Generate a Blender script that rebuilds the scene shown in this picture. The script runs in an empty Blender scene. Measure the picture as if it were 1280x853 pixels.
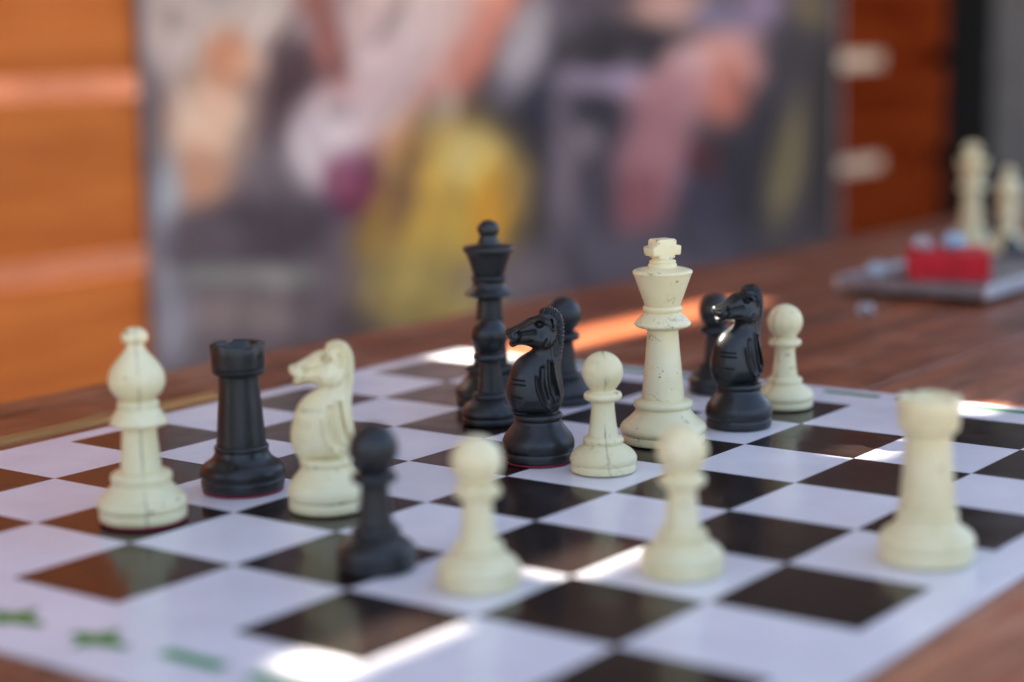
import bpy, bmesh, math, random
import numpy as np
from mathutils import Matrix, Vector

# ------------------------------------------------------------------ scene, camera, sky, sun
scene = bpy.context.scene
S = 0.055                                  # one board square, metres; layout below is in squares
random.seed(7); rng = np.random.default_rng(7)

F_PX = 2295.5                              # solved from the board grid (photo 1280 px wide)
CAM = np.array([12.4670, -7.2490, 3.3158]); TGT = np.array([0.01686, 9.43435, 0.0]); ROLL = -0.01773
fw = TGT - CAM; fw /= np.linalg.norm(fw)
rt = np.cross(fw, [0, 0, 1.0]); rt /= np.linalg.norm(rt); up = np.cross(rt, fw)
c_, s_ = math.cos(ROLL), math.sin(ROLL); rt, up = c_ * rt + s_ * up, -s_ * rt + c_ * up
def ray(x, y): return fw + rt * (x - 640) / F_PX - up * (y - 426.5) / F_PX
def on_table(x, y, z=0.0):
    d = ray(x, y); return CAM + d * (z - CAM[2]) / d[2]

cam_data = bpy.data.cameras.new('camera'); cam = bpy.data.objects.new('camera', cam_data)
scene.collection.objects.link(cam); scene.camera = cam
cam_data.sensor_width = 36.0; cam_data.lens = 36.0 * F_PX / 1280.0
cam_data.clip_start = 0.02; cam_data.clip_end = 600.0
M4 = Matrix.Identity(4)
for k in range(3):
    M4[k][0], M4[k][1], M4[k][2], M4[k][3] = rt[k], up[k], -fw[k], CAM[k] * S
cam.matrix_world = M4
cam_data.dof.use_dof = True
cam_data.dof.focus_distance = 15.05 * S
cam_data.dof.aperture_fstop = 3.4
cam_data.dof.aperture_blades = 0

SUN_EL = math.atan(0.66)
world = bpy.data.worlds.new('World'); scene.world = world; world.use_nodes = True
wn = world.node_tree; bg = wn.nodes['Background']
sky = wn.nodes.new('ShaderNodeTexSky'); sky.sky_type = 'NISHITA'; sky.sun_disc = False
sky.sun_elevation = SUN_EL; sky.sun_rotation = math.radians(270); sky.air_density = 0.7; sky.dust_density = 6.0; sky.ozone_density = 0.3
wn.links.new(sky.outputs[0], bg.inputs[0]); bg.inputs[1].default_value = 0.10
sun_d = bpy.data.lights.new('sun', 'SUN'); sun_d.energy = 5.0; sun_d.angle = math.radians(0.53); sun_d.color = (1.0, 0.92, 0.82)
sun = bpy.data.objects.new('sun', sun_d); scene.collection.objects.link(sun)
sun.rotation_euler = (Vector((-math.cos(SUN_EL), 0, math.sin(SUN_EL)))).to_track_quat('Z', 'Y').to_euler()
sun.location = (-3, 0, 4)

vs = scene.view_settings
vs.view_transform = 'Standard'; vs.look = 'None'; vs.gamma = 1.0; vs.use_curve_mapping = False
vs.exposure = 2.92
scene.render.engine = 'CYCLES'
scene.cycles.use_denoising = True
scene.cycles.max_bounces = 6
scene.cycles.sample_clamp_indirect = 6.0

# ------------------------------------------------------------------ helpers
COL = scene.collection
def srgb(r, g, b):
    f = lambda v: (v / 255 / 12.92) if v / 255 <= 0.04045 else ((v / 255 + 0.055) / 1.055) ** 2.4
    return (f(r), f(g), f(b), 1.0)
def tag(o, label=None, cat=None, group=None, kind=None):
    if label: o['label'] = label
    if cat: o['category'] = cat
    if group: o['group'] = group
    if kind: o['kind'] = kind
    return o
def empty(name, loc=(0, 0, 0), rz=0.0):
    o = bpy.data.objects.new(name, None); COL.objects.link(o)
    o.location = Vector(loc) * S; o.rotation_euler = (0, 0, rz); o.empty_display_size = 0.02
    return o
def mesh_obj(name, me, mat, parent=None):
    o = bpy.data.objects.new(name, me); COL.objects.link(o)
    if mat is not None and len(me.materials) == 0: me.materials.append(mat)
    if parent: o.parent = parent
    return o
def to_mesh(name, verts, faces, smooth=False):
    me = bpy.data.meshes.new(name)
    me.from_pydata([tuple(float(c) * S for c in v) for v in verts], [], faces)
    me.update()
    bm = bmesh.new(); bm.from_mesh(me); bmesh.ops.recalc_face_normals(bm, faces=bm.faces); bm.to_mesh(me); bm.free()
    if smooth: me.polygons.foreach_set('use_smooth', [True] * len(me.polygons))
    return me
def box_mesh(name, x0, x1, y0, y1, z0, z1, bevel=0.0, seg=2, origin=None):
    bm = bmesh.new()
    ox, oy, oz = origin or (0, 0, 0)
    vs_ = [bm.verts.new(((x - ox) * S, (y - oy) * S, (z - oz) * S)) for x in (x0, x1) for y in (y0, y1) for z in (z0, z1)]
    for f in ((0, 1, 3, 2), (4, 6, 7, 5), (0, 4, 5, 1), (2, 3, 7, 6), (0, 2, 6, 4), (1, 5, 7, 3)): bm.faces.new([vs_[i] for i in f])
    bmesh.ops.recalc_face_normals(bm, faces=bm.faces)
    if bevel: bmesh.ops.bevel(bm, geom=bm.edges[:], offset=bevel * S, segments=seg, affect='EDGES', profile=0.6)
    me = bpy.data.meshes.new(name); bm.to_mesh(me); bm.free()
    return me
def box(name, mat, parent, x0, x1, y0, y1, z0, z1, bevel=0.0):
    """a box whose origin sits at its own centre, so object-space textures differ"""
    c = ((x0 + x1) / 2, (y0 + y1) / 2, (z0 + z1) / 2)
    o = mesh_obj(name, box_mesh(name, x0, x1, y0, y1, z0, z1, bevel, origin=c), mat, parent)
    o.location = Vector(c) * S
    return o
def chaikin(p, n=2):
    p = [np.array(q, float) for q in p]
    for _ in range(n):
        q = [p[0]]
        for a, b in zip(p[:-1], p[1:]): q += [a * .75 + b * .25, a * .25 + b * .75]
        q.append(p[-1]); p = q
    return p
def lathe_mesh(name, prof, seg=64, n=2):
    """profile (r, z) in squares, bottom to top, corners rounded"""
    p = chaikin(prof, n); V, Fc, rings = [], [], []
    for r, z in p:
        if r < 1e-4: rings.append([len(V)]); V.append((0, 0, z))
        else:
            rings.append(list(range(len(V), len(V) + seg)))
            V += [(r * math.cos(2 * math.pi * k / seg), r * math.sin(2 * math.pi * k / seg), z) for k in range(seg)]
    for a, b in zip(rings[:-1], rings[1:]):
        for k in range(seg):
            k2 = (k + 1) % seg
            if len(a) == 1 and len(b) == 1: continue
            if len(a) == 1: Fc.append((a[0], b[k2], b[k]))
            elif len(b) == 1: Fc.append((a[k], a[k2], b[0]))
            else: Fc.append((a[k], a[k2], b[k2], b[k]))
    return to_mesh(name, V, Fc, True)

# ------------------------------------------------------------------ materials
class NT:
    def __init__(s, name):
        s.m = bpy.data.materials.new(name); s.m.use_nodes = True; s.t = s.m.node_tree
        s.b = s.t.nodes['Principled BSDF']
    def n(s, typ, **kw):
        nd = s.t.nodes.new(typ)
        for k, v in kw.items():
            if k.startswith('i_'):
                key = k[2:]; key = int(key) if key.isdigit() else key.replace('_', ' ')
                nd.inputs[key].default_value = v
            else: setattr(nd, k, v)
        return nd
    def l(s, a, b): s.t.links.new(a, b)
    def noise(s, vec, scale, detail=4, rough=0.55, dist=0.0):
        nd = s.n('ShaderNodeTexNoise'); nd.inputs['Scale'].default_value = scale; nd.inputs['Detail'].default_value = detail
        nd.inputs['Roughness'].default_value = rough; nd.inputs['Distortion'].default_value = dist
        if vec is not None: s.l(vec, nd.inputs['Vector'])
        return nd.outputs['Fac']
    def ramp(s, fac, stops, interp='LINEAR'):
        nd = s.n('ShaderNodeValToRGB'); nd.color_ramp.interpolation = interp
        e = nd.color_ramp.elements
        while len(e) < len(stops): e.new(0.5)
        for el, (p, c) in zip(e, stops):
            el.position = p; el.color = c if isinstance(c, tuple) else (c, c, c, 1)
        s.l(fac, nd.inputs[0]); return nd.outputs[0]
    def mix(s, fac, a, b, blend='MIX'):
        nd = s.n('ShaderNodeMix', data_type='RGBA', blend_type=blend)
        for v, k in ((fac, 0), (a, 6), (b, 7)):
            if hasattr(v, 'is_output'): s.l(v, nd.inputs[k])
            else: nd.inputs[k].default_value = v
        return nd.outputs[2]
    def math(s, op, a, b=0.0, clamp=False):
        nd = s.n('ShaderNodeMath', operation=op, use_clamp=clamp)
        for v, k in ((a, 0), (b, 1)):
            if hasattr(v, 'is_output'): s.l(v, nd.inputs[k])
            else: nd.inputs[k].default_value = v
        return nd.outputs[0]
    def coord(s, which='Object', scale=(1, 1, 1), rand=0.0):
        tc = s.n('ShaderNodeTexCoord'); out = tc.outputs[which]
        mp = s.n('ShaderNodeMapping'); mp.inputs['Scale'].default_value = scale; s.l(out, mp.inputs['Vector'])
        if rand:
            oi = s.n('ShaderNodeObjectInfo'); cb = s.n('ShaderNodeCombineXYZ')
            for k, f in enumerate((1.0, 0.37, 0.73)): s.l(s.math('MULTIPLY', oi.outputs['Random'], rand * f), cb.inputs[k])
            s.l(cb.outputs[0], mp.inputs['Location'])
        return mp.outputs[0]
    def bump(s, h, strength=0.3, dist=0.001, normal=None):
        nd = s.n('ShaderNodeBump'); nd.inputs['Strength'].default_value = strength; nd.inputs['Distance'].default_value = dist
        s.l(h, nd.inputs['Height'])
        if normal is not None: s.l(normal, nd.inputs['Normal'])
        s.l(nd.outputs[0], s.b.inputs['Normal']); return nd.outputs[0]
    def set(s, **kw):
        for k, v in kw.items():
            key = k.replace('_', ' ')
            if hasattr(v, 'is_output'): s.l(v, s.b.inputs[key])
            else: s.b.inputs[key].default_value = v

def mat_ivory():
    t = NT('ivory plastic'); co = t.coord('Object', rand=3.0); co0 = t.coord('Object')
    col = t.mix(t.ramp(t.noise(co, 55, 5), [(0.32, 0.0), (0.7, 1.0)]), (0.86, 0.78, 0.49, 1), (0.81, 0.70, 0.375, 1))
    # grime specks, hairline scratches and the moulding seam
    patch = t.ramp(t.noise(co, 60, 3), [(0.48, 0.0), (0.60, 1.0)])
    specks = t.ramp(t.noise(co, 330, 5, 0.65), [(0.60, 0.0), (0.67, 1.0)])
    m1 = t.math('MULTIPLY', patch, specks)
    vo = t.n('ShaderNodeTexVoronoi', feature='DISTANCE_TO_EDGE'); vo.inputs['Scale'].default_value = 70
    wob = t.n('ShaderNodeVectorMath', operation='ADD'); nz = t.n('ShaderNodeTexNoise'); nz.inputs['Scale'].default_value = 130; t.l(co, nz.inputs['Vector'])
    sc = t.n('ShaderNodeVectorMath', operation='SCALE'); sc.inputs['Scale'].default_value = 0.012; t.l(nz.outputs['Color'], sc.inputs[0])
    t.l(co, wob.inputs[0]); t.l(sc.outputs[0], wob.inputs[1]); t.l(wob.outputs[0], vo.inputs['Vector'])
    crack = t.ramp(vo.outputs['Distance'], [(0.0, 1.0), (0.014, 0.0)])
    m2 = t.math('MULTIPLY', crack, t.ramp(t.noise(co, 48, 3), [(0.58, 0.0), (0.66, 0.9)]))
    sx = t.n('ShaderNodeSeparateXYZ'); t.l(co0, sx.inputs[0])
    wv = t.math('MULTIPLY', t.math('SUBTRACT', t.noise(co, 160, 2), 0.5), 0.0006)
    at = t.n('ShaderNodeAttribute', attribute_type='OBJECT', attribute_name='seam')
    seam = t.math('SUBTRACT', 1.25, t.math('MULTIPLY', t.math('ABSOLUTE', t.math('ADD', sx.outputs[0], wv)), 1 / 0.00042), clamp=True)
    m3 = t.math('MULTIPLY', t.math('MULTIPLY', seam, at.outputs['Fac']), t.ramp(t.noise(co, 75, 3), [(0.42, 0.0), (0.56, 0.95)]))
    ring = t.ramp(t.noise(t.coord('Object', (26, 26, 330), rand=3.0), 1.0, 4, 0.6), [(0.60, 0.0), (0.66, 1.0)])
    m4 = t.math('MULTIPLY', t.math('MULTIPLY', ring, t.ramp(t.noise(co, 85, 3), [(0.52, 0.0), (0.62, 1.0)])), t.ramp(t.noise(co, 400, 3), [(0.42, 0.0), (0.55, 1.0)]))
    m = t.math('MAXIMUM', t.math('MAXIMUM', t.math('MAXIMUM', m1, m2), m3), t.math('MULTIPLY', m4, 0.8))
    dirt = t.math('MULTIPLY', m, 0.82)
    col = t.mix(dirt, col, (0.085, 0.058, 0.028, 1))
    yel = t.ramp(t.noise(co, 28, 3), [(0.48, 0.0), (0.75, 0.55)])
    col = t.mix(yel, col, (0.72, 0.60, 0.32, 1))
    t.set(Base_Color=col, Roughness=t.ramp(t.noise(co, 90, 4), [(0.3, 0.27), (0.7, 0.46)]), Subsurface_Weight=0.15, Subsurface_Radius=(0.004, 0.003, 0.0015), Subsurface_Scale=0.6)
    h = t.math('SUBTRACT', t.math('MULTIPLY', t.noise(co, 210, 4), 0.35), m)
    t.bump(h, 0.28, 0.0006)
    return t.m
def mat_black():
    t = NT('black plastic'); co = t.coord('Object', rand=3.0)
    dust = t.ramp(t.noise(co, 60, 6, 0.65), [(0.38, 0.0), (0.72, 1.0)])
    col = t.mix(dust, (0.010, 0.0105, 0.0105, 1), (0.027, 0.028, 0.027, 1))
    col = t.mix(t.ramp(t.noise(co, 420, 4, 0.7), [(0.66, 0.0), (0.74, 0.5)]), col, (0.10, 0.095, 0.085, 1))
    t.set(Base_Color=col, Roughness=t.ramp(t.noise(co, 110, 5), [(0.3, 0.26), (0.7, 0.46)]), Specular_IOR_Level=0.5)
    t.bump(t.noise(co, 260, 5), 0.22, 0.0006)
    return t.m
def mat_simple(name, col, rough=0.5, nscale=60.0, var=0.25, metallic=0.0, bump=0.1, spec=0.5):
    t = NT(name); co = t.coord('Object', rand=2.0)
    c = t.mix(t.ramp(t.noise(co, nscale, 5), [(0.3, 0.0), (0.7, 1.0)]), tuple(v * (1 - var) for v in col[:3]) + (1,), tuple(min(1, v * (1 + var)) for v in col[:3]) + (1,))
    t.set(Base_Color=c, Roughness=rough, Metallic=metallic, Specular_IOR_Level=spec)
    if bump: t.bump(t.noise(co, nscale * 4, 4), bump, 0.0005)
    return t.m
def mat_vinyl(name, c0, c1):
    """glossy printed vinyl, gently wavy, dusty"""
    t = NT(name); g = t.n('ShaderNodeNewGeometry'); pos = g.outputs['Position']
    col = t.mix(t.ramp(t.noise(pos, 22, 5), [(0.35, 0.0), (0.7, 1.0)]), c0, c1)
    scuff = t.math('MULTIPLY', t.ramp(t.noise(pos, 700, 3, 0.7), [(0.66, 0.0), (0.75, 1.0)]), 0.3)
    col = t.mix(scuff, col, (0.32, 0.30, 0.30, 1))
    t.set(Base_Color=col, Roughness=t.ramp(t.noise(pos, 34, 6, 0.65), [(0.3, 0.08), (0.72, 0.26)]), Specular_IOR_Level=0.22)
    wave = t.math('ADD', t.noise(pos, 13, 2), t.math('MULTIPLY', t.noise(pos, 480, 3), 0.012))
    t.bump(wave, 0.35, 0.0025)
    return t.m
def mat_wood(name, dark, light, rough=(0.3, 0.5), along='Y', scale=1.0, coat=0.0, worn=None, spec=0.5):
    t = NT(name)
    k = {'X': (1, 14, 14), 'Y': (14, 1, 14), 'Z': (14, 14, 1)}[along]
    co = t.coord('Object', tuple(v * scale for v in k), rand=9.0); flat = t.coord('Object', rand=9.0)
    g1 = t.noise(co, 3.2, 8, 0.62, 0.6); g2 = t.noise(co, 14, 6, 0.7, 0.2)
    g = t.math('ADD', t.math('MULTIPLY', g1, 0.65), t.math('MULTIPLY', g2, 0.35))
    col = t.mix(t.ramp(g, [(0.40, 0.0), (0.60, 1.0)]), dark, light)
    oi = t.n('ShaderNodeObjectInfo')
    col = t.mix(t.math('MULTIPLY', oi.outputs['Random'], 0.28), col, dark)
    if worn:
        wmask = t.math('MULTIPLY', t.ramp(t.noise(flat, 9, 6, 0.6), [(0.50, 0.0), (0.66, 1.0)]), t.ramp(g2, [(0.42, 0.0), (0.62, 0.75)]))
        col = t.mix(wmask, col, worn)
    t.set(Base_Color=col, Roughness=t.ramp(t.noise(flat, 20, 5), [(0.3, rough[0]), (0.7, rough[1])]), Coat_Weight=coat, Coat_Roughness=0.25, Specular_IOR_Level=spec)
    t.bump(g, 0.35, 0.0015)
    return t.m

IVORY = mat_ivory(); BLACK = mat_black()
FELT_RED = mat_simple('red felt', (0.30, 0.015, 0.035), 0.9, 300)
VINYL_LIGHT = mat_vinyl('white vinyl', (0.86, 0.82, 0.81, 1), (0.76, 0.72, 0.725, 1))
VINYL_DARK = mat_vinyl('dark brown vinyl', (0.020, 0.013, 0.011, 1), (0.030, 0.020, 0.017, 1))
PRINT_GREEN = mat_vinyl('green print', (0.008, 0.25, 0.06, 1), (0.015, 0.31, 0.08, 1))
TABLE_WOOD = mat_wood('varnished table wood', (0.105, 0.026, 0.010, 1), (0.43, 0.118, 0.040, 1), (0.34, 0.52), 'Y', 1.0, 0.0, (0.54, 0.27, 0.15, 1), spec=0.32)
PALE_WOOD = mat_wood('pale yellow wood', (0.42, 0.20, 0.06, 1), (0.70, 0.40, 0.15, 1), (0.6, 0.8), 'Y', spec=0.2)
WALL_WOOD = mat_wood('orange stained boards', (0.47, 0.112, 0.018, 1), (0.70, 0.20, 0.038, 1), (0.6, 0.75), 'Y', 0.5, spec=0.15)
WALL_WOOD_SHADED = mat_wood('shaded red brown boards', (0.08, 0.010, 0.002, 1), (0.17, 0.030, 0.007, 1), (0.7, 0.8), 'Y', 0.5, spec=0.0)  # right-hand boards and posts: dimmer light there put into a darker colour
POST_WOOD = mat_wood('post wood', (0.20, 0.06, 0.02, 1), (0.34, 0.11, 0.035, 1), (0.45, 0.6), 'Z', 0.5)
DARK_WOOD = mat_wood('dark upper boards', (0.05, 0.042, 0.038, 1), (0.12, 0.10, 0.09, 1), (0.6, 0.8), 'Y', 0.5, spec=0.15)
GREY_WOOD = mat_wood('grey roof wood', (0.24, 0.24, 0.24, 1), (0.40, 0.41, 0.42, 1), (0.6, 0.8), 'Y', 0.5)  # for the added roof, grey to keep its bounce light neutral
BLACK_STEEL = mat_simple('black painted steel', (0.003, 0.003, 0.003), 0.8, 20, spec=0.02)
GREY_PAINT = mat_simple('grey painted panel', (0.075, 0.070, 0.066), 0.8, 8, 0.25, spec=0.05)
PLASTER = mat_simple('pale plaster', (0.55, 0.42, 0.28), 0.9, 3, 0.4, 0, 0.4)
EARTH = mat_simple('packed earth', (0.42, 0.37, 0.30), 0.95, 6, 0.2, 0, 0.6)

# ------------------------------------------------------------------ the setting
RZ = math.radians(-1.03)                    # table edge and wall run almost along the board's files
WALL_N = 18.0                               # wall face, squares behind the board's left edge
GROUND_Z = -13.6
me = to_mesh('ground', [(-900, -900, 0), (900, -900, 0), (900, 900, 0), (-900, 900, 0)], [(0, 1, 2, 3)])
gnd = mesh_obj('ground', me, EARTH); gnd.location.z = GROUND_Z * S; tag(gnd, kind='structure')

# slatted wooden wall behind the table: horizontal boards, gaps, posts
wall = empty('slatted_wall', (0, 0, GROUND_Z), RZ)
tag(wall, 'orange stained wall of wide horizontal boards with open gaps', 'wall')
ZO = -GROUND_Z
gaps = [-12.25, -8.52, -4.79, -1.06, 2.67, 6.40, 12.10, 15.83]   # open joints; the rest is butted
joints = sorted(gaps + [9.25, 19.5]); top = 23.5; GAP = {12.10: 0.36, 15.83: 0.17}  # upper two open joints, out of view, placed and sized for the sun streaks
lo = GROUND_Z + 0.3
edges = [lo] + joints + [top]
T0, T1, TM = -34.0, 60.2, 49.6
for a, b in zip(edges[:-1], edges[1:]):
    za = a + (GAP.get(a, 0.26) if a in gaps else 0.012 if a != lo else 0); zb = b - (GAP.get(b, 0.26) if b in gaps else 0.012 if b != top else 0)
    dx = random.uniform(-0.03, 0.03)
    for t0, t1, m in ((T0, 26.98, WALL_WOOD), (27.02, TM, WALL_WOOD), (TM + 0.04, T1, WALL_WOOD_SHADED)):
        if a > 11: m = DARK_WOOD  # unseen upper boards, toned dark to dim their reflection in the chess board
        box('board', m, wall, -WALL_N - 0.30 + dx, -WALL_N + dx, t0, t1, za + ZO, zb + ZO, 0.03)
for t in (-33, -8.5, 27.0, TM - 1.0, 59.0):
    box('post', WALL_WOOD_SHADED, wall, -WALL_N - 1.7, -WALL_N - 0.36, t - 0.8, t + 0.8, 0, top + ZO, 0.05)
# added out-of-view strips mask the upper joints to shape the sun patches
for zc, opens in ((12.10, [(7.7, 13.7)]), (15.83, [(-0.65, 0.50), (1.60, 2.50), (5.70, 6.45), (7.85, 8.65)])):
    cur = T0
    for o0, o1 in opens + [(T1, T1)]:
        if o0 > cur: box('sun_mask_strip', POST_WOOD, wall, -WALL_N - 0.50, -WALL_N - 0.345, cur, o0, zc - 0.6 + ZO, zc + 0.6 + ZO, 0.02)
        cur = o1
# added plank roof out of view, put in to cut light from above
roof = empty('added_shade_roof', (0, 0, 0), RZ); tag(roof, 'added plank roof out of view, cutting light from above the table', 'roof')
for k in range(6):
    box('shade_roof_board', GREY_WOOD, roof, -22 + k * 4.2, -22 + k * 4.2 + 4.18, -36, 66, 24.9, 25.3, 0.03)
for t in (-33, -16.5, 19.0, TM, 59.4): box('shade_roof_rafter', GREY_WOOD, roof, -21.5, 2.5, t - 0.5, t + 0.5, 23.52, 24.88, 0.04)
# dark post and grey panel where the wall ends
fr = empty('door_frame', (0, 0, GROUND_Z), RZ); tag(fr, 'black steel door frame upright at the end of the boarded wall', 'door frame')
box('upright', BLACK_STEEL, fr, -WALL_N - 2.2, -WALL_N + 0.1, 60.25, 64.6, 0, top + ZO, 0.08)
gp = empty('sheet_fence', (0, 0, GROUND_Z), RZ); tag(gp, 'plain grey sheet fence beyond the black door frame', 'fence')
box('sheet', GREY_PAINT, gp, -WALL_N - 1.4, -WALL_N - 0.6, 64.65, 92.0, 0.5, top + ZO, 0.05)
box('rail', BLACK_STEEL, gp, -WALL_N - 1.45, -WALL_N - 0.5, 64.65, 92.0, 0.0, 0.48, 0.05)
# pale garden wall outside, seen through the joints, raised to shade the lower ones
gw = empty('plaster_wall', (-45, 40, GROUND_Z), RZ); tag(gw, 'pale plastered garden wall seen through the gaps between boards', 'wall')
box('wall_face', PLASTER, gw, -3, 0, -130, 140, 0, 34, 0.1)
box('coping', PLASTER, gw, -3.6, 0.6, -130, 140, 34.02, 35.5, 0.1)

# printed banner hung on the wall
def px_to_wall(x, y, n):
    d_ = np.array([math.sin(-RZ), math.cos(RZ), 0]); n_ = np.array([-d_[1], d_[0], 0])
    r = ray(x, y); g = CAM + r * ((n - CAM @ n_) / (r @ n_)); return g @ d_, g[2]
def banner():
    n = WALL_N - 0.12
    root = empty('printed_banner', (0, 0, GROUND_Z), RZ)
    tag(root, 'large printed photo banner with pink, yellow and dark navy shapes on boarded wall', 'banner')
    ta, tb = px_to_wall(186, 200, n)[0], px_to_wall(1046, 200, n)[0]; za, zb = -6.0, 11.4
    NX, NZ = 300, 150
    T, Z = np.meshgrid(np.linspace(ta, tb, NX), np.linspace(za, zb, NZ))
    # where each print point falls in the photograph, for laying out the printed shapes
    th = RZ; wx = math.cos(th) * (-n) - math.sin(th) * T; wy = math.sin(th) * (-n) + math.cos(th) * T
    P = np.stack([wx, wy, Z], -1) - CAM; dep = P @ fw
    U = 640 + F_PX * (P @ rt) / dep; Vv = 426.5 - F_PX * (P @ up) / dep
    col = np.zeros(T.shape + (3,)); col[:] = np.array([92, 84, 94])
    def put(cx, cy, rx, ry, ang, c, soft=0.35, a=1.0):
        ca, sa = math.cos(math.radians(ang)), math.sin(math.radians(ang))
        dx, dy = U - cx, Vv - cy
        e = np.sqrt(((dx * ca + dy * sa) / rx) ** 2 + ((-dx * sa + dy * ca) / ry) ** 2)
        soft = soft * 1.7; w = np.clip((1 + soft - e) / (2 * soft), 0, 1); w = w * w * (3 - 2 * w) * a
        col[:] = col * (1 - w[..., None]) + np.array(c) * w[..., None]
    put(280, 20, 130, 100, 0, (202, 188, 180)); put(250, -140, 150, 120, 0, (150, 150, 160)); put(560, -150, 260, 110, 0, (120, 112, 125)); put(880, -150, 200, 110, 0, (70, 70, 88))
    put(365, 115, 45, 75, 10, (98, 78, 84)); put(330, 225, 60, 50, 0, (128, 118, 124)); put(395, 25, 25, 30, 0, (168, 160, 170))
    put(258, 150, 55, 80, 15, (226, 194, 170)); put(285, 75, 30, 35, 0, (206, 150, 120)); put(245, 235, 40, 50, 20, (200, 158, 132)); put(215, 40, 28, 50, 0, (200, 186, 182))
    put(210, 255, 18, 60, 0, (172, 178, 186)); put(330, 290, 80, 40, 0, (92, 82, 92)); put(255, 300, 50, 40, 0, (110, 100, 108)); put(300, 345, 130, 14, 0, (140, 142, 138))
    put(290, 395, 120, 34, 0, (146, 134, 134)); put(300, 450, 130, 30, 0, (120, 112, 116)); put(215, 400, 25, 60, 0, (150, 150, 160))
    put(660, 160, 65, 150, 12, (50, 50, 68)); put(640, 300, 90, 80, 0, (60, 58, 72)); put(640, 20, 60, 60, 0, (62, 60, 76))
    put(470, 300, 40, 110, 10, (82, 74, 84)); put(430, 330, 30, 70, 15, (120, 108, 116))
    put(575, 20, 120, 70, -58, (205, 138, 120), .2); put(525, 95, 120, 60, -58, (203, 134, 118), .2); put(510, 5, 120, 82, -60, (204, 184, 182), .25); put(465, 110, 95, 58, -60, (204, 184, 186), .25); put(412, 60, 20, 60, -12, (150, 104, 100)); put(395, -10, 24, 40, 0, (170, 120, 112))
    put(406, 182, 48, 60, -15, (202, 190, 194), .25); put(545, 150, 20, 40, 30, (150, 146, 160))
    put(446, 234, 34, 38, -30, (118, 44, 92)); put(425, 225, 14, 25, -20, (150, 90, 110)); put(465, 285, 16, 40, 30, (130, 105, 60))
    put(570, 225, 80, 80, 0, (198, 168, 84)); put(555, 300, 88, 90, 0, (188, 160, 80)); put(535, 370, 80, 60, 0, (164, 148, 92)); put(590, 200, 40, 36, 0, (206, 190, 128)); put(612, 262, 26, 60, 0, (206, 160, 62)); put(505, 235, 18, 60, 15, (140, 110, 78))
    put(657, 55, 30, 70, 22, (168, 164, 172)); put(706, 210, 22, 150, 0, (122, 114, 126)); put(730, 40, 40, 40, 0, (104, 98, 110))
    put(790, 60, 75, 36, 0, (56, 52, 62)); put(770, 150, 55, 36, 0, (54, 54, 72)); put(775, 102, 80, 15, 2, (150, 138, 162)); put(840, 8, 55, 24, 0, (188, 154, 146)); put(945, 35, 46, 46, 0, (132, 118, 146), .25); put(900, 25, 34, 20, 20, (120, 120, 150))
    put(945, 210, 75, 120, 0, (44, 44, 62)); put(895, 88, 66, 46, -25, (198, 152, 146), .25); put(862, 85, 34, 28, 0, (196, 168, 170)); put(905, 120, 30, 40, 0, (178, 116, 104)); put(835, 115, 50, 22, -10, (186, 146, 152))
    put(818, 190, 46, 95, 14, (162, 120, 130)); put(795, 255, 40, 40, 0, (140, 92, 102)); put(745, 250, 24, 60, 0, (84, 80, 96)); put(735, 175, 16, 20, 0, (130, 122, 128)); put(880, 250, 30, 40, 0, (62, 62, 86)); put(880, 200, 20, 24, 0, (90, 40, 54))
    put(780, 320, 130, 30, 0, (98, 94, 108)); put(640, 350, 60, 30, 0, (120, 112, 118)); put(880, 300, 60, 24, 0, (74, 72, 90))
    put(985, 205, 22, 85, 12, (124, 116, 86)); put(1030, 160, 22, 160, 0, (44, 38, 44)); put(1010, 15, 24, 26, 0, (116, 106, 80)); put(985, 60, 30, 40, 0, (60, 56, 68))
    # fine printed mottling: thin strokes and specks of a busy photograph
    for k in range(90):
        cx, cy = rng.uniform(200, 1030), rng.uniform(-120, 440); i = np.argmin((U - cx) ** 2 + (Vv - cy) ** 2); base = col.reshape(-1, 3)[i].copy()
        put(cx, cy, rng.uniform(3, 7), rng.uniform(18, 60), rng.uniform(-35, 35), np.clip(base * rng.choice([0.55, 0.7, 1.25, 1.45]), 25, 225), 0.4, 0.4)
    for k in range(260):
        cx, cy = rng.uniform(186, 1046), rng.uniform(-160, 460); r_ = rng.uniform(4, 16)
        i = np.argmin((U - cx) ** 2 + (Vv - cy) ** 2); base = col.reshape(-1, 3)[i].copy()
        put(cx, cy, r_, r_ * rng.uniform(0.5, 2), rng.uniform(0, 180), np.clip(base * rng.uniform(0.72, 1.3), 20, 235), 0.4, 0.4)
    lum = col.mean(-1, keepdims=True); col = lum + (col - lum) * 0.88
    c01 = np.clip((col / 255.0) ** 1.30 * np.array([1.05, 1.0, 0.94]) * 1.07, 0.01, 1); lin = np.where(c01 <= 0.04045, c01 / 12.92, ((c01 + 0.055) / 1.055) ** 2.4)
    V = [(-n, t, z + ZO) for t, z in zip(T.ravel(), Z.ravel())]
    Fc = [(j * NX + i, j * NX + i + 1, (j + 1) * NX + i + 1, (j + 1) * NX + i) for j in range(NZ - 1) for i in range(NX - 1)]
    me = bpy.data.meshes.new('print_sheet'); me.from_pydata([tuple(float(q) * S for q in v) for v in V], [], Fc)
    at = me.color_attributes.new('print', 'FLOAT_COLOR', 'POINT')
    at.data.foreach_set('color', np.concatenate([lin, np.ones(T.shape + (1,))], -1).astype(np.float32).ravel())
    t = NT('banner print'); a = t.n('ShaderNodeVertexColor', layer_name='print')
    hs = t.n('ShaderNodeHueSaturation'); hs.inputs['Saturation'].default_value = 1.0; hs.inputs['Value'].default_value = 1.0; t.l(a.outputs[0], hs.inputs['Color'])
    t.set(Base_Color=hs.outputs[0], Roughness=0.65, Specular_IOR_Level=0.12)
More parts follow.
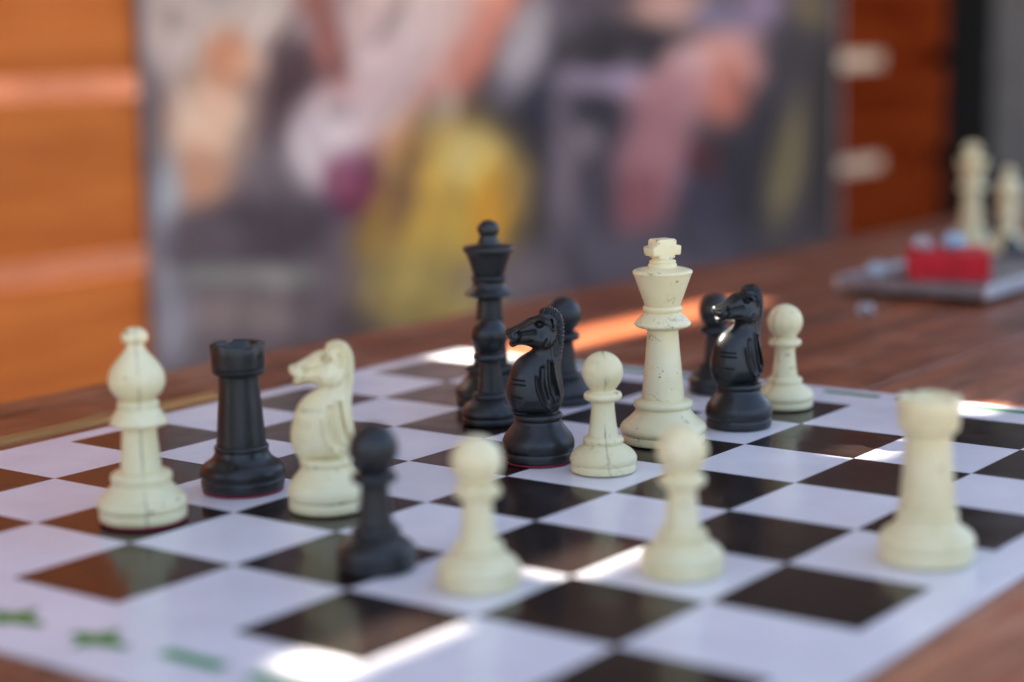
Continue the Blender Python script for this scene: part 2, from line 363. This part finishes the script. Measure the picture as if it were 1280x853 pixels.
    o = mesh_obj('print_sheet', me, t.m, root)
    md = o.modifiers.new('thick', 'SOLIDIFY'); md.thickness = 0.0012; md.offset = 0
    HEM = mat_simple('banner hem', (0.22, 0.19, 0.19), 0.6, spec=0.1)
    box('hem', HEM, root, -n - 0.06, -n + 0.05, ta - 0.14, ta - 0.005, za + ZO, zb + ZO, 0.01)
    box('hem', HEM, root, -n - 0.06, -n + 0.05, tb + 0.005, tb + 0.14, za + ZO, zb + ZO, 0.01)
banner()

# ------------------------------------------------------------------ the table
TZ = -0.035                                 # table top; the board's face is z = 0
table = empty('wooden_table', (0, 0, GROUND_Z), RZ)
tag(table, 'long reddish brown varnished plank table carrying the chess board', 'table')
seams = [-2.28, -0.62, 1.95, 4.55, 7.15, 9.75, 12.3, 14.6]
TY0, TY1 = -14.0, 31.5
for a, b in zip(seams[:-1], seams[1:]):
    box('plank', TABLE_WOOD, table, a + 0.02, b - 0.02, TY0 + random.uniform(0, .15), TY1 - random.uniform(0, .15), TZ - 0.6 + ZO, TZ + ZO, 0.05)
sl = box('edge_strip', PALE_WOOD, table, -0.86, -0.62, TY0 + .3, 5.4, TZ + ZO - 0.03, TZ + ZO + 0.012, 0.008)  # pale yellow strip along one plank joint
for y in (-10, 27):
    for x in (-0.8, 12.8):
        box('leg', TABLE_WOOD, table, x - 0.7, x + 0.7, y - 0.7, y + 0.7, 0, TZ - 0.62 + ZO, 0.05)
    box('crossbar', TABLE_WOOD, table, -2.0, 14.2, y + 0.72, y + 1.4, TZ - 2.0 + ZO, TZ - 0.62 + ZO, 0.04)

# ------------------------------------------------------------------ the chess board
board = empty('chess_board', (0, 0, TZ))
tag(board, 'glossy vinyl chess board with dark brown and white squares and green border marks', 'chess board')
def wavy(x, y): return 0.0
sheet = mesh_obj('sheet', box_mesh('sheet', -0.24, 8.34, -0.95, 8.72, 0.004, -TZ - 0.003, 0.006), VINYL_LIGHT, board)
sq = {}
for nm, m in (('light_square', VINYL_LIGHT), ('dark_square', VINYL_DARK)):
    me = to_mesh(nm, [(-.5, -.5, 0), (.5, -.5, 0), (.5, .5, 0), (-.5, .5, 0)], [(0, 1, 2, 3)]); me.materials.append(m); sq[nm] = me
for i in range(8):
    for j in range(8):
        # (0,3)-(1,4) is dark, (5,7)-(6,8) light
        nm = 'dark_square' if (i + j) % 2 == 1 else 'light_square'
        o = mesh_obj(nm, sq[nm], None, board); o.location = Vector((i + .5, j + .5, -TZ)) * S
def flat_mark(poly, x, y):
    me = to_mesh('border_mark', [(px, py, 0) for px, py in poly], [tuple(range(len(poly)))])
    o = mesh_obj('border_mark', me, PRINT_GREEN, board); o.location = Vector((x, y, -TZ)) * S
star = [(-.20, -.03), (-.08, -.05), (-.02, -.15), (.04, -.06), (.22, -.03), (.22, .02), (.05, .05), (-.04, .16), (-.09, .05), (-.20, .03)]
bar = [(-.24, -.06), (.24, -.06), (.24, .06), (-.24, .06)]
for x in (0.85, 1.55, 2.25, 2.98, 3.72, 4.46): flat_mark([(a * 1.12, b * 1.35) for a, b in star], x, -0.54)
for x in (5.17, 5.86, 6.6, 7.3): flat_mark(bar, x, -0.48)
for x in (0.8, 1.55, 2.3, 3.1, 3.9, 4.75, 5.5, 6.26, 7.05): flat_mark([(a * 1.2, b * .9) for a, b in bar], x, 8.50)

# ------------------------------------------------------------------ chess pieces
P_PAWN = dict(
    base=[(0.001, 0.0), (0.245, 0.0), (0.258, 0.012), (0.260, 0.05), (0.252, 0.062), (0.250, 0.066), (0.266, 0.085), (0.266, 0.12), (0.235, 0.165), (0.185, 0.200), (0.150, 0.218), (0.158, 0.226), (0.164, 0.250), (0.155, 0.272), (0.128, 0.280), (0.12, 0.285), (0.001, 0.286)],
    stem=[(0.118, 0.270), (0.118, 0.283), (0.107, 0.36), (0.094, 0.48), (0.090, 0.55), (0.096, 0.568), (0.096, 0.58)],
    collar=[(0.001, 0.560), (0.085, 0.560), (0.128, 0.566), (0.150, 0.585), (0.151, 0.612), (0.140, 0.632), (0.105, 0.640), (0.09, 0.66), (0.001, 0.662)],
    head=[(0.06, 0.630), (0.092, 0.645), (0.118, 0.680)] + [(0.162 * math.cos(a), 0.793 + 0.162 * math.sin(a)) for a in np.radians(np.arange(-30, 90, 12))] + [(0.001, 0.956)])
P_KING = dict(
    base=[(0.001, 0.0), (0.335, 0.0), (0.350, 0.012), (0.351, 0.055), (0.344, 0.070), (0.340, 0.074), (0.362, 0.092), (0.368, 0.130), (0.345, 0.165), (0.297, 0.200), (0.240, 0.258), (0.228, 0.288), (0.232, 0.296), (0.248, 0.305), (0.253, 0.328), (0.246, 0.352), (0.215, 0.362), (0.185, 0.366), (0.18, 0.37), (0.001, 0.371)],
    stem=[(0.172, 0.355), (0.176, 0.368), (0.178, 0.40), (0.160, 0.60), (0.140, 0.82), (0.130, 0.94), (0.130, 0.98)],
    collar=[(0.001, 0.955), (0.120, 0.957), (0.150, 0.965), (0.222, 0.985), (0.240, 1.002), (0.236, 1.020), (0.200, 1.055), (0.166, 1.088), (0.155, 1.096), (0.152, 1.108), (0.160, 1.116), (0.168, 1.130), (0.168, 1.148), (0.158, 1.160), (0.13, 1.164), (0.001, 1.165)],
    head=[(0.001, 1.155), (0.145, 1.155), (0.150, 1.166), (0.158, 1.19), (0.205, 1.32), (0.240, 1.420), (0.251, 1.436), (0.250, 1.452), (0.236, 1.464), (0.180, 1.478), (0.125, 1.486), (0.118, 1.490), (0.122, 1.502), (0.116, 1.514), (0.104, 1.518), (0.112, 1.526), (0.112, 1.540), (0.095, 1.548), (0.080, 1.556), (0.078, 1.60), (0.001, 1.605)])
P_QUEEN = dict(base=[(r * 0.94, z) for r, z in P_KING['base']], stem=[(r * 0.93, z * 1.005) for r, z in P_KING['stem']],
    collar=[(0.001, 0.985), (0.12, 0.987), (0.16, 1.0), (0.225, 1.025), (0.232, 1.04), (0.21, 1.06), (0.165, 1.10), (0.150, 1.13), (0.152, 1.16), (0.165, 1.18), (0.166, 1.20), (0.150, 1.215), (0.001, 1.22)],
    head=[(0.001, 1.205), (0.135, 1.205), (0.146, 1.225), (0.155, 1.25), (0.190, 1.36), (0.215, 1.425), (0.236, 1.44), (0.242, 1.455), (0.240, 1.478), (0.225, 1.490), (0.130, 1.500), (0.105, 1.508), (0.098, 1.53), (0.088, 1.555), (0.082, 1.58)] + [(0.104 * math.cos(a), 1.645 + 0.088 * math.sin(a)) for a in np.radians(np.arange(-40, 90, 14))] + [(0.001, 1.733)])
P_BISHOP = dict(
    base=[(0.001, 0.0), (0.300, 0.0), (0.314, 0.012), (0.316, 0.060), (0.308, 0.074), (0.306, 0.078), (0.324, 0.094), (0.326, 0.13), (0.300, 0.170), (0.245, 0.220), (0.214, 0.256), (0.208, 0.272), (0.218, 0.284), (0.222, 0.312), (0.214, 0.338), (0.180, 0.348), (0.152, 0.352), (0.001, 0.354)],
    stem=[(0.146, 0.338), (0.147, 0.352), (0.144, 0.40), (0.130, 0.56), (0.122, 0.66), (0.122, 0.69)],
    collar=[(0.001, 0.670), (0.115, 0.672), (0.150, 0.676), (0.196, 0.690), (0.207, 0.706), (0.202, 0.726), (0.172, 0.772), (0.150, 0.806), (0.142, 0.814), (0.147, 0.824), (0.150, 0.846), (0.142, 0.864), (0.120, 0.870), (0.001, 0.872)],
    head=[(0.001, 0.86), (0.112, 0.862), (0.130, 0.880), (0.170, 0.915), (0.198, 0.965), (0.205, 1.015), (0.194, 1.07), (0.160, 1.13), (0.112, 1.185), (0.078, 1.225), (0.062, 1.255), (0.064, 1.272), (0.086, 1.285), (0.096, 1.308), (0.095, 1.335), (0.080, 1.362), (0.045, 1.385), (0.001, 1.392)])
P_ROOK = dict(
    base=[(0.001, 0.0), (0.305, 0.0), (0.316, 0.012), (0.320, 0.07), (0.312, 0.084), (0.310, 0.088), (0.324, 0.104), (0.325, 0.15), (0.300, 0.190), (0.250, 0.220), (0.218, 0.250), (0.204, 0.290), (0.203, 0.300), (0.210, 0.312), (0.208, 0.330), (0.195, 0.342), (0.001, 0.345)],
    stem=[(0.186, 0.325), (0.190, 0.345), (0.184, 0.42), (0.168, 0.62), (0.154, 0.80), (0.151, 0.87), (0.158, 0.895)],
    collar=[(0.001, 0.868), (0.150, 0.870), (0.185, 0.886), (0.200, 0.905), (0.204, 0.918), (0.200, 0.928), (0.17, 0.932), (0.001, 0.934)])
P_KNIGHT_BASE = [(0.001, 0.0), (0.272, 0.0), (0.286, 0.012), (0.288, 0.06), (0.280, 0.074), (0.278, 0.080), (0.293, 0.098), (0.295, 0.155), (0.275, 0.205), (0.228, 0.262), (0.196, 0.305), (0.186, 0.330), (0.196, 0.340), (0.202, 0.360), (0.196, 0.380), (0.170, 0.388), (0.14, 0.392), (0.001, 0.394)]

MESH = {}
def part_mesh(kind, part, prof, mat, seg=64):
    key = (kind, part, mat.name)
    if key not in MESH:
        MESH[key] = lathe_mesh(part, prof, seg); MESH[key].materials.append(mat)
    return MESH[key]

def rook_crown(mat):
    key = ('rook', 'crown', mat.name)
    if key in MESH: return MESH[key]
    seg = 96; notch = lambda k: (k % 24) in (0, 1, 2, 23, 22)
    V, Fc = [], []
    prof = [(0.190, 0.925), (0.203, 0.932), (0.204, 0.95), (0.207, 1.04), (0.209, None), (0.204, None), (0.160, None), (0.156, None), (0.152, 1.02), (0.145, 1.012), (0.001, 1.010)]
    for q, (r, z) in enumerate(prof):
        for k in range(seg):
            a = 2 * math.pi * k / seg
            zt = 1.098 if notch(k) else 1.122
            zz = z if z is not None else (zt - 0.008 if q in (4, 7) else zt)
            V.append((r * math.cos(a), r * math.sin(a), zz))
    for q in range(len(prof) - 1):
        for k in range(seg):
            k2 = (k + 1) % seg; Fc.append((q * seg + k, q * seg + k2, (q + 1) * seg + k2, (q + 1) * seg + k))
    MESH[key] = to_mesh('crown', V, Fc, True); MESH[key].materials.append(mat)
    return MESH[key]

def king_cross(mat):
    key = ('king', 'finial', mat.name)
    if key in MESH: return MESH[key]
    bm = bmesh.new()
    poly = [(-.085, 1.560), (.085, 1.560), (.080, 1.586), (.138, 1.582), (.146, 1.650), (.140, 1.664), (.095, 1.668), (.098, 1.705), (.08, 1.722), (-.08, 1.722), (-.098, 1.705), (-.095, 1.668), (-.138, 1.664), (-.146, 1.650), (-.138, 1.582), (-.080, 1.586)]
    a = [bm.verts.new((x * S, -.075 * S, z * S)) for x, z in poly]; b = [bm.verts.new((x * S, .075 * S, z * S)) for x, z in poly]
    bm.faces.new(a); bm.faces.new(b[::-1])
    for k in range(len(poly)): bm.faces.new((a[k], b[k], b[(k + 1) % len(poly)], a[(k + 1) % len(poly)]))
    bmesh.ops.recalc_face_normals(bm, faces=bm.faces)
    bmesh.ops.bevel(bm, geom=bm.edges[:], offset=0.012 * S, segments=3, affect='EDGES', profile=0.5)
    me = bpy.data.meshes.new('finial'); bm.to_mesh(me); bm.free(); me.materials.append(mat)
    me.polygons.foreach_set('use_smooth', [True] * len(me.polygons))
    MESH[key] = me; return me

# ---- knight's head: a sculpted relief, nose towards -x, in drawing units of 1/597 square
def knight_body():
    ctl = [(92, 575), (66, 540), (50, 495), (47, 445), (58, 395), (76, 340), (106, 298), (146, 270), (176, 250), (168, 240), (140, 231), (112, 229), (88, 240), (72, 235), (66, 218), (72, 203), (56, 190), (48, 170), (56, 152), (76, 147), (120, 125), (164, 100), (208, 86), (214, 66), (236, 53), (268, 49), (300, 62), (322, 95), (331, 140), (330, 200), (324, 255), (318, 300), (318, 350), (324, 420), (327, 470), (320, 508), (302, 545), (290, 575)]
    P = np.array(ctl, float); n = len(P); out = []
    for k in range(n - 1):
        p0, p1, p2, p3 = P[max(k - 1, 0)], P[k], P[k + 1], P[min(k + 2, n - 1)]
        for s in np.linspace(0, 1, 6, endpoint=False):
            out.append(.5 * ((2 * p1) + (-p0 + p2) * s + (2 * p0 - 5 * p1 + 4 * p2 - p3) * s * s + (-p0 + 3 * p1 - 3 * p2 + p3) * s ** 3))
    poly = np.array(out + [P[-1]])
    for k, q in enumerate(poly):                         # serrated mane outline
        if q[0] > 222 and q[1] < 300 and (q[1] < 80 or q[0] > 290):
            nrm = q - np.array([262.0, 160.0 if q[1] < 160 else q[1]]); nrm /= np.linalg.norm(nrm) + 1e-9
            poly[k] = q + nrm * (3.2 if k % 2 else -2.2)
    A = poly; B = np.roll(poly, -1, 0)
    st = 1.9; gx = np.arange(38, 342, st); gy = np.arange(40, 584, st)
    X, Y = np.meshgrid(gx, gy); pts = np.stack([X.ravel(), Y.ravel()], 1)
    ins = np.zeros(len(pts), bool); best = np.full(len(pts), 1e9); near = np.zeros_like(pts)
    for a, b in zip(A, B):
        cond = (a[1] > pts[:, 1]) != (b[1] > pts[:, 1])
        with np.errstate(divide='ignore', invalid='ignore'):
            xi = (b[0] - a[0]) * (pts[:, 1] - a[1]) / (b[1] - a[1]) + a[0]
        ins ^= cond & (pts[:, 0] < xi)
        ab = b - a; s = np.clip(((pts - a) @ ab) / (ab @ ab + 1e-9), 0, 1); q = a + s[:, None] * ab
        d = np.linalg.norm(pts - q, axis=1); m = d < best; best[m] = d[m]; near[m] = q[m]
    sh = X.shape; ins = ins.reshape(sh); D = best.reshape(sh); NR = near.reshape(sh + (2,))
    # half thickness field
    cp = [(130, 480, 108), (220, 480, 108), (120, 400, 100), (220, 390, 98), (150, 320, 78), (260, 320, 76), (290, 440, 86), (200, 200, 66), (235, 120, 56), (150, 180, 46), (80, 180, 38), (90, 225, 30), (180, 235, 50), (270, 90, 36), (315, 130, 26), (325, 200, 26), (320, 280, 40), (270, 200, 62), (60, 170, 34), (190, 560, 112)]
    num = np.zeros(sh); den = np.zeros(sh)
    for cx, cy, t_ in cp:
        w = np.exp(-((X - cx) ** 2 + (Y - cy) ** 2) / (2 * 42.0 ** 2)) + 1e-9; num += w * t_; den += w
    T = num / den; w = T * 0.95
    u = np.clip(D / w, 0, 1); t = T * np.sqrt(1 - (1 - u) ** 2)
    def seg_d(pl):
        d = np.full(sh, 1e9); pl = np.array(pl, float); al = np.zeros(sh); L = 0
        for a, b in zip(pl[:-1], pl[1:]):
            ab = b - a; s = np.clip(((X - a[0]) * ab[0] + (Y - a[1]) * ab[1]) / (ab @ ab), 0, 1)
            dd = np.hypot(X - a[0] - s * ab[0], Y - a[1] - s * ab[1]); m = dd < d; d[m] = dd[m]; al[m] = L + (s * np.linalg.norm(ab))[m]; L += np.linalg.norm(ab)
        return d, al
    g = lambda d, s: np.exp(-(d / s) ** 2)
    def line(pl, s, a):
        nonlocal t
        t = t + 1.45 * a * g(seg_d(pl)[0], s)
    # head: muzzle, cheek and brow stand proud of the neck, with a crisp jaw line
    hd = seg_d([(80, 192), (140, 178), (205, 160), (225, 168)])[0]
    wid = np.interp(X, [50, 100, 150, 205, 250], [30, 38, 44, 68, 72]); t += 17 / (1 + np.exp((hd - wid) / 2.0)) * np.clip(D / 12, 0, 1)
    t += 16 * g(np.hypot((X - 218) / 1.0, (Y - 200) / 0.95), 34)                       # round cheek
    line([(246, 195), (224, 236), (182, 246)], 4.5, -8)                    # behind the jaw
    line([(96, 172), (140, 168), (190, 158)], 9, -8)                                   # hollow above the cheek
    t += 10 * g(np.hypot(X - 84, Y - 178), 22); line([(112, 152), (120, 180), (112, 206)], 6, -9)   # muzzle bulb
    t -= 22 * g(np.hypot((X - 66) / 1.2, (Y - 172) / 0.8), 7)                          # nostril
    line([(70, 224), (100, 212), (140, 210), (178, 202)], 3.6, -15); line([(84, 232), (130, 224)], 4, 6)
    er = np.hypot((X - 214) / 1.15, (Y - 122) / 0.9); t += 17 * g(er, 10) - 20 * g(abs(er - 15), 3.4); line([(190, 112), (212, 100), (240, 108), (248, 124)], 4.5, 12)
    # pointed ear lying back
    for (ax, ay, w_) in ((272, 100, 13), (276, 116, 15), (280, 132, 14), (283, 146, 10)): t += 10 * g(np.hypot(X - ax, Y - ay), w_)
    line([(272, 106), (280, 140)], 5, -20)
    # mane: a comb of separate locks running along the crest and down the neck
    mc = [(214, 80), (236, 62), (268, 60), (298, 76), (316, 112), (321, 160), (319, 220), (314, 280), (312, 320)]
    md, al = seg_d(mc); band = np.clip((18 - md) / 4, 0, 1) * np.clip(D / 3, 0, 1) * np.clip((al[...] - 6) / 20, 0, 1) * np.clip((285 - al) / 60, 0, 1)
    saw = np.abs(((al + md * 0.35) / 11.5) % 1.0 - 0.5) * 2
    t += band * (9 - 20 * (1 - np.clip(saw * 2.2, 0, 1)))
    # neck strap and forelimb ridges
    line([(276, 300), (284, 350), (300, 420), (311, 470), (300, 502), (274, 512)], 5.5, 10); line([(268, 190), (270, 240), (274, 300)], 3.5, 4)
    line([(256, 300), (256, 370), (266, 440), (286, 488)], 5.5, 12); line([(274, 320), (282, 400), (296, 455)], 8, -13)
    line([(194, 370), (200, 430), (220, 484), (252, 518)], 5.5, 12); line([(225, 335), (224, 410), (243, 480)], 13, -10)
    for yy, x0, x1 in ((384, 78, 138), (405, 74, 140), (466, 80, 124)): line([(x0, yy), (x1, yy + 4)], 3.2, -7)
    line([(64, 540), (180, 552), (300, 545)], 5, -6)
    t = np.where(ins, np.maximum(t, 0.5), 0)
    # mesh: two mirrored sheets meeting on the outline
    nb = np.zeros(sh, bool)
    for dy in (-1, 0, 1):
        for dx in (-1, 0, 1): nb |= np.roll(np.roll(ins, dy, 0), dx, 1)
    use = ins | nb; edge = nb & ~ins
    PX = np.where(edge, NR[..., 0], X); PY = np.where(edge, NR[..., 1], Y); t = np.where(edge, 0, t)
    V, F, idf, idb = [], [], -np.ones(sh, int), -np.ones(sh, int)
    for j in range(sh[0]):
        for i in range(sh[1]):
            if not use[j, i]: continue
            x, z = (PX[j, i] - 200) / 597, (783 - PY[j, i]) / 589
            idf[j, i] = len(V); V.append((x, -t[j, i] / 597, z))
            if edge[j, i]: idb[j, i] = idf[j, i]
            else: idb[j, i] = len(V); V.append((x, t[j, i] / 597, z))
    for j in range(sh[0] - 1):
        for i in range(sh[1] - 1):
            q = [(j, i), (j, i + 1), (j + 1, i + 1), (j + 1, i)]
            if not all(use[c] for c in q) or not any(ins[c] for c in q): continue
            for ids, rev in ((idf, 0), (idb, 1)):
                f = [ids[c] for c in q]; f = f[::-1] if rev else f
                F.append(tuple(f))
    return V, F
KNIGHT_VF = knight_body()
def knight_head(mat):
    key = ('knight', 'horse', mat.name)
    if key not in MESH:
        me = to_mesh('horse_head', KNIGHT_VF[0], KNIGHT_VF[1], True)
        bm = bmesh.new(); bm.from_mesh(me); bmesh.ops.remove_doubles(bm, verts=bm.verts, dist=1e-6)
        bmesh.ops.smooth_vert(bm, verts=bm.verts, factor=0.12, use_axis_x=True, use_axis_y=True, use_axis_z=True)
        bmesh.ops.recalc_face_normals(bm, faces=bm.faces); bm.to_mesh(me); bm.free()
        me.materials.append(mat); MESH[key] = me
    return MESH[key]

PROFS = dict(pawn=P_PAWN, king=P_KING, queen=P_QUEEN, bishop=P_BISHOP, rook=P_ROOK)
CAM_AZ = math.atan2(CAM[1], CAM[0])
def piece(kind, mat, x, y, label, group=None, turn=0.0, seam=0.0, scale=1.0, felt=True, z=0.008, tilt=None):
    """turn 0: the piece's own front (-y) looks at the camera"""
    rz = math.atan2(CAM[1] - y, CAM[0] - x) + math.pi / 2 + turn
    root = empty('chess_' + kind, (x, y, z), rz); root.scale = (scale,) * 3
    tag(root, label, 'chess piece', group)
    if tilt: root.rotation_euler = (tilt[0], tilt[1], rz)
    lift = 0.014 if felt else 0.0
    def add(name, me):
        o = mesh_obj(name, me, None, root); o.location.z = lift * S; o['seam'] = float(seam); return o
    if kind == 'knight':
        add('base', part_mesh('knight', 'base', P_KNIGHT_BASE, mat)); add('horse_head', knight_head(mat)); R = .275
    else:
        for p, prof in PROFS[kind].items(): add(p, part_mesh(kind, p, prof, mat))
        if kind == 'rook': add('crown', rook_crown(mat))
        if kind == 'king': add('finial', king_cross(mat))
        R = {'pawn': .245, 'king': .335, 'queen': .315, 'bishop': .305, 'rook': .305}[kind]
    if felt:
        k = (kind, 'felt')
        if k not in MESH: MESH[k] = lathe_mesh('felt_pad', [(0.001, 0.0), (R * 1.0, 0.0), (R * 1.02, 0.008), (R * 1.0, 0.016), (0.001, 0.016)], 48, 1); MESH[k].materials.append(FELT_RED)
        mesh_obj('felt_pad', MESH[k], None, root)
    return root

R_ = math.radians
piece('bishop', IVORY, 2.62, 1.47, 'cream bishop with a dark moulding seam, next to the black rook', turn=R_(4), seam=0.85)
piece('rook', BLACK, 2.56, 2.54, 'black rook between the cream bishop and the cream knight', turn=R_(20))
piece('knight', IVORY, 3.52, 2.45, 'cream knight with carved mane, between the black rook and a black pawn', turn=R_(-4), felt=False)
piece('pawn', BLACK, 4.85, 1.45, 'black pawn in front of the cream knight', turn=R_(30), felt=False)
piece('pawn', IVORY, 5.64, 1.51, 'cream pawn beside the black pawn that stands in front of the cream knight', turn=R_(50), felt=False)
piece('queen', BLACK, 2.07, 6.34, 'tall black queen with flared crown and round knob, behind two black pieces', turn=0, felt=False)
piece('pawn', BLACK, 2.65, 5.57, 'black pawn directly in front of the tall black queen', turn=R_(70), felt=False)
piece('knight', BLACK, 3.91, 4.55, 'black knight in full profile beside a stained cream pawn', turn=R_(0))
piece('pawn', BLACK, 2.66, 6.70, 'black pawn behind the black knight seen in full profile', turn=R_(10), felt=False, scale=1.05)
piece('pawn', IVORY, 4.55, 4.54, 'grime stained cream pawn between a black knight and the cream king', turn=R_(8), felt=False, seam=1.0)
piece('king', IVORY, 4.37, 5.72, 'tall cream king with stubby worn cross and dark scratches', turn=R_(35), felt=False)
piece('pawn', IVORY, 6.55, 2.45, 'cream pawn in front of the tall cream king', turn=R_(100), felt=False)
piece('pawn', BLACK, 3.60, 7.90, 'black pawn mostly hidden behind a half turned black knight', turn=0, felt=False)
piece('knight', BLACK, 4.59, 6.62, 'black knight turned half forward with sunlit nose', turn=R_(24), felt=False)
piece('pawn', IVORY, 4.52, 7.59, 'cream pawn behind the half turned black knight', turn=R_(-40), felt=False, seam=0.9)
piece('rook', IVORY, 7.71, 3.57, 'cream rook standing alone near the board edge', turn=R_(40), felt=False, scale=0.955)

# ------------------------------------------------------------------ things farther down the table
# grey tin with a red packet, bits of foil, pieces of another set
tray = empty('grey_tray', (2.40, 16.70, TZ + 0.002)); tag(tray, 'flat grey metal tray holding a red packet and foil scraps', 'tray')
TIN = mat_simple('dull grey tin', (0.25, 0.22, 0.21), 0.36, 30, 0.25, 0.4)
TINW = mat_simple('pale tin rim', (0.62, 0.61, 0.60), 0.3, 30, 0.15, 0.3)
box('tray_floor', TIN, tray, -.95, 1.0, -1.75, 1.75, 0.10, 0.20, 0.03)
for q in ((-1.0, 1.05, -1.80, -1.74), (-1.0, 1.05, 1.74, 1.80)): box('rim', TIN, tray, q[0], q[1], q[2], q[3], 0.09, 0.26, 0.015)
for q in ((-1.05, -.99, -1.80, 1.80), (1.04, 1.10, -1.80, 1.80)): box('rim', TINW, tray, q[0], q[1], q[2], q[3], 0.088, 0.262, 0.015)
for a in (-.8, .8):
    for b in (-1.5, 1.5): box('foot', BLACK_STEEL, tray, a - .1, a + .1, b - .1, b + .1, 0.0, 0.1, 0.02)
pk = empty('red_packet', (2.50, 15.95, TZ + 0.203), R_(27)); tag(pk, 'bright red cardboard packet lying on the grey tray', 'packet')
RED = mat_simple('red card', (0.62, 0.012, 0.018), 0.5, 90, 0.2, spec=0.3)
box('carton', RED, pk, -.53, .53, -.35, .40, 0.0, .35, 0.03)
box('lid', RED, pk, -.535, .535, .404, .80, -0.0, .352, 0.03)
def scrap(x, y, z, r, label, col, sd):
    g = np.random.default_rng(sd); bm = bmesh.new(); bmesh.ops.create_icosphere(bm, subdivisions=3, radius=r * S)
    for v in bm.verts:
        n_ = v.co.normalized(); k = 0.75 + 0.25 * math.sin(9 * n_.x + sd) * math.cos(8 * n_.y - sd) + g.uniform(-.16, .16)
        v.co = n_ * r * S * k; v.co.z *= 0.75
    me = bpy.data.meshes.new('foil_scrap'); bm.to_mesh(me); bm.free()
    zmin = min(v.co.z for v in me.vertices)
    m = mat_simple('foil %d' % sd, col, 0.28, 60, 0.2, 0.6)
    o = mesh_obj('foil_scrap', me, m); o.location = Vector((x, y, z)) * S; o.location.z -= zmin
    tag(o, label, 'foil scrap')
scrap(1.74, 15.38, TZ + 0.20, 0.17, 'crumpled silver foil ball beside the red packet on the tray', (0.58, 0.62, 0.64), 3)
scrap(2.56, 16.00, TZ + 0.552, 0.19, 'pale blue foil ball on top of the red packet', (0.50, 0.66, 0.74), 5)
scrap(2.16, 15.90, TZ + 0.552, 0.15, 'greyish foil ball on the red packet beside the blue one', (0.66, 0.64, 0.64), 8)
q = on_table(1082, 396, TZ); scrap(q[0], q[1], TZ, 0.13, 'small grey foil scrap on the table in front of the tray', (0.45, 0.42, 0.42), 11)
k1 = on_table(1213, 313, TZ); piece('king', IVORY, k1[0], k1[1], 'cream king of another set standing behind the red packet', felt=False, z=TZ + 0.004)
k2 = on_table(1259, 320, TZ); piece('bishop', IVORY, k2[0], k2[1], 'cream bishop of another set beside a fallen black pawn', felt=False, z=TZ + 0.004)
k3 = on_table(1252, 337, TZ); piece('pawn', BLACK, k3[0], k3[1], 'fallen black pawn lying in front of the far cream bishop', felt=False, z=TZ + 0.268, tilt=(0, math.radians(98.3)))
k4 = on_table(1241, 307, TZ); piece('pawn', BLACK, k4[0], k4[1], 'black pawn standing between the far cream king and the far cream bishop', felt=False, z=TZ + 0.004)
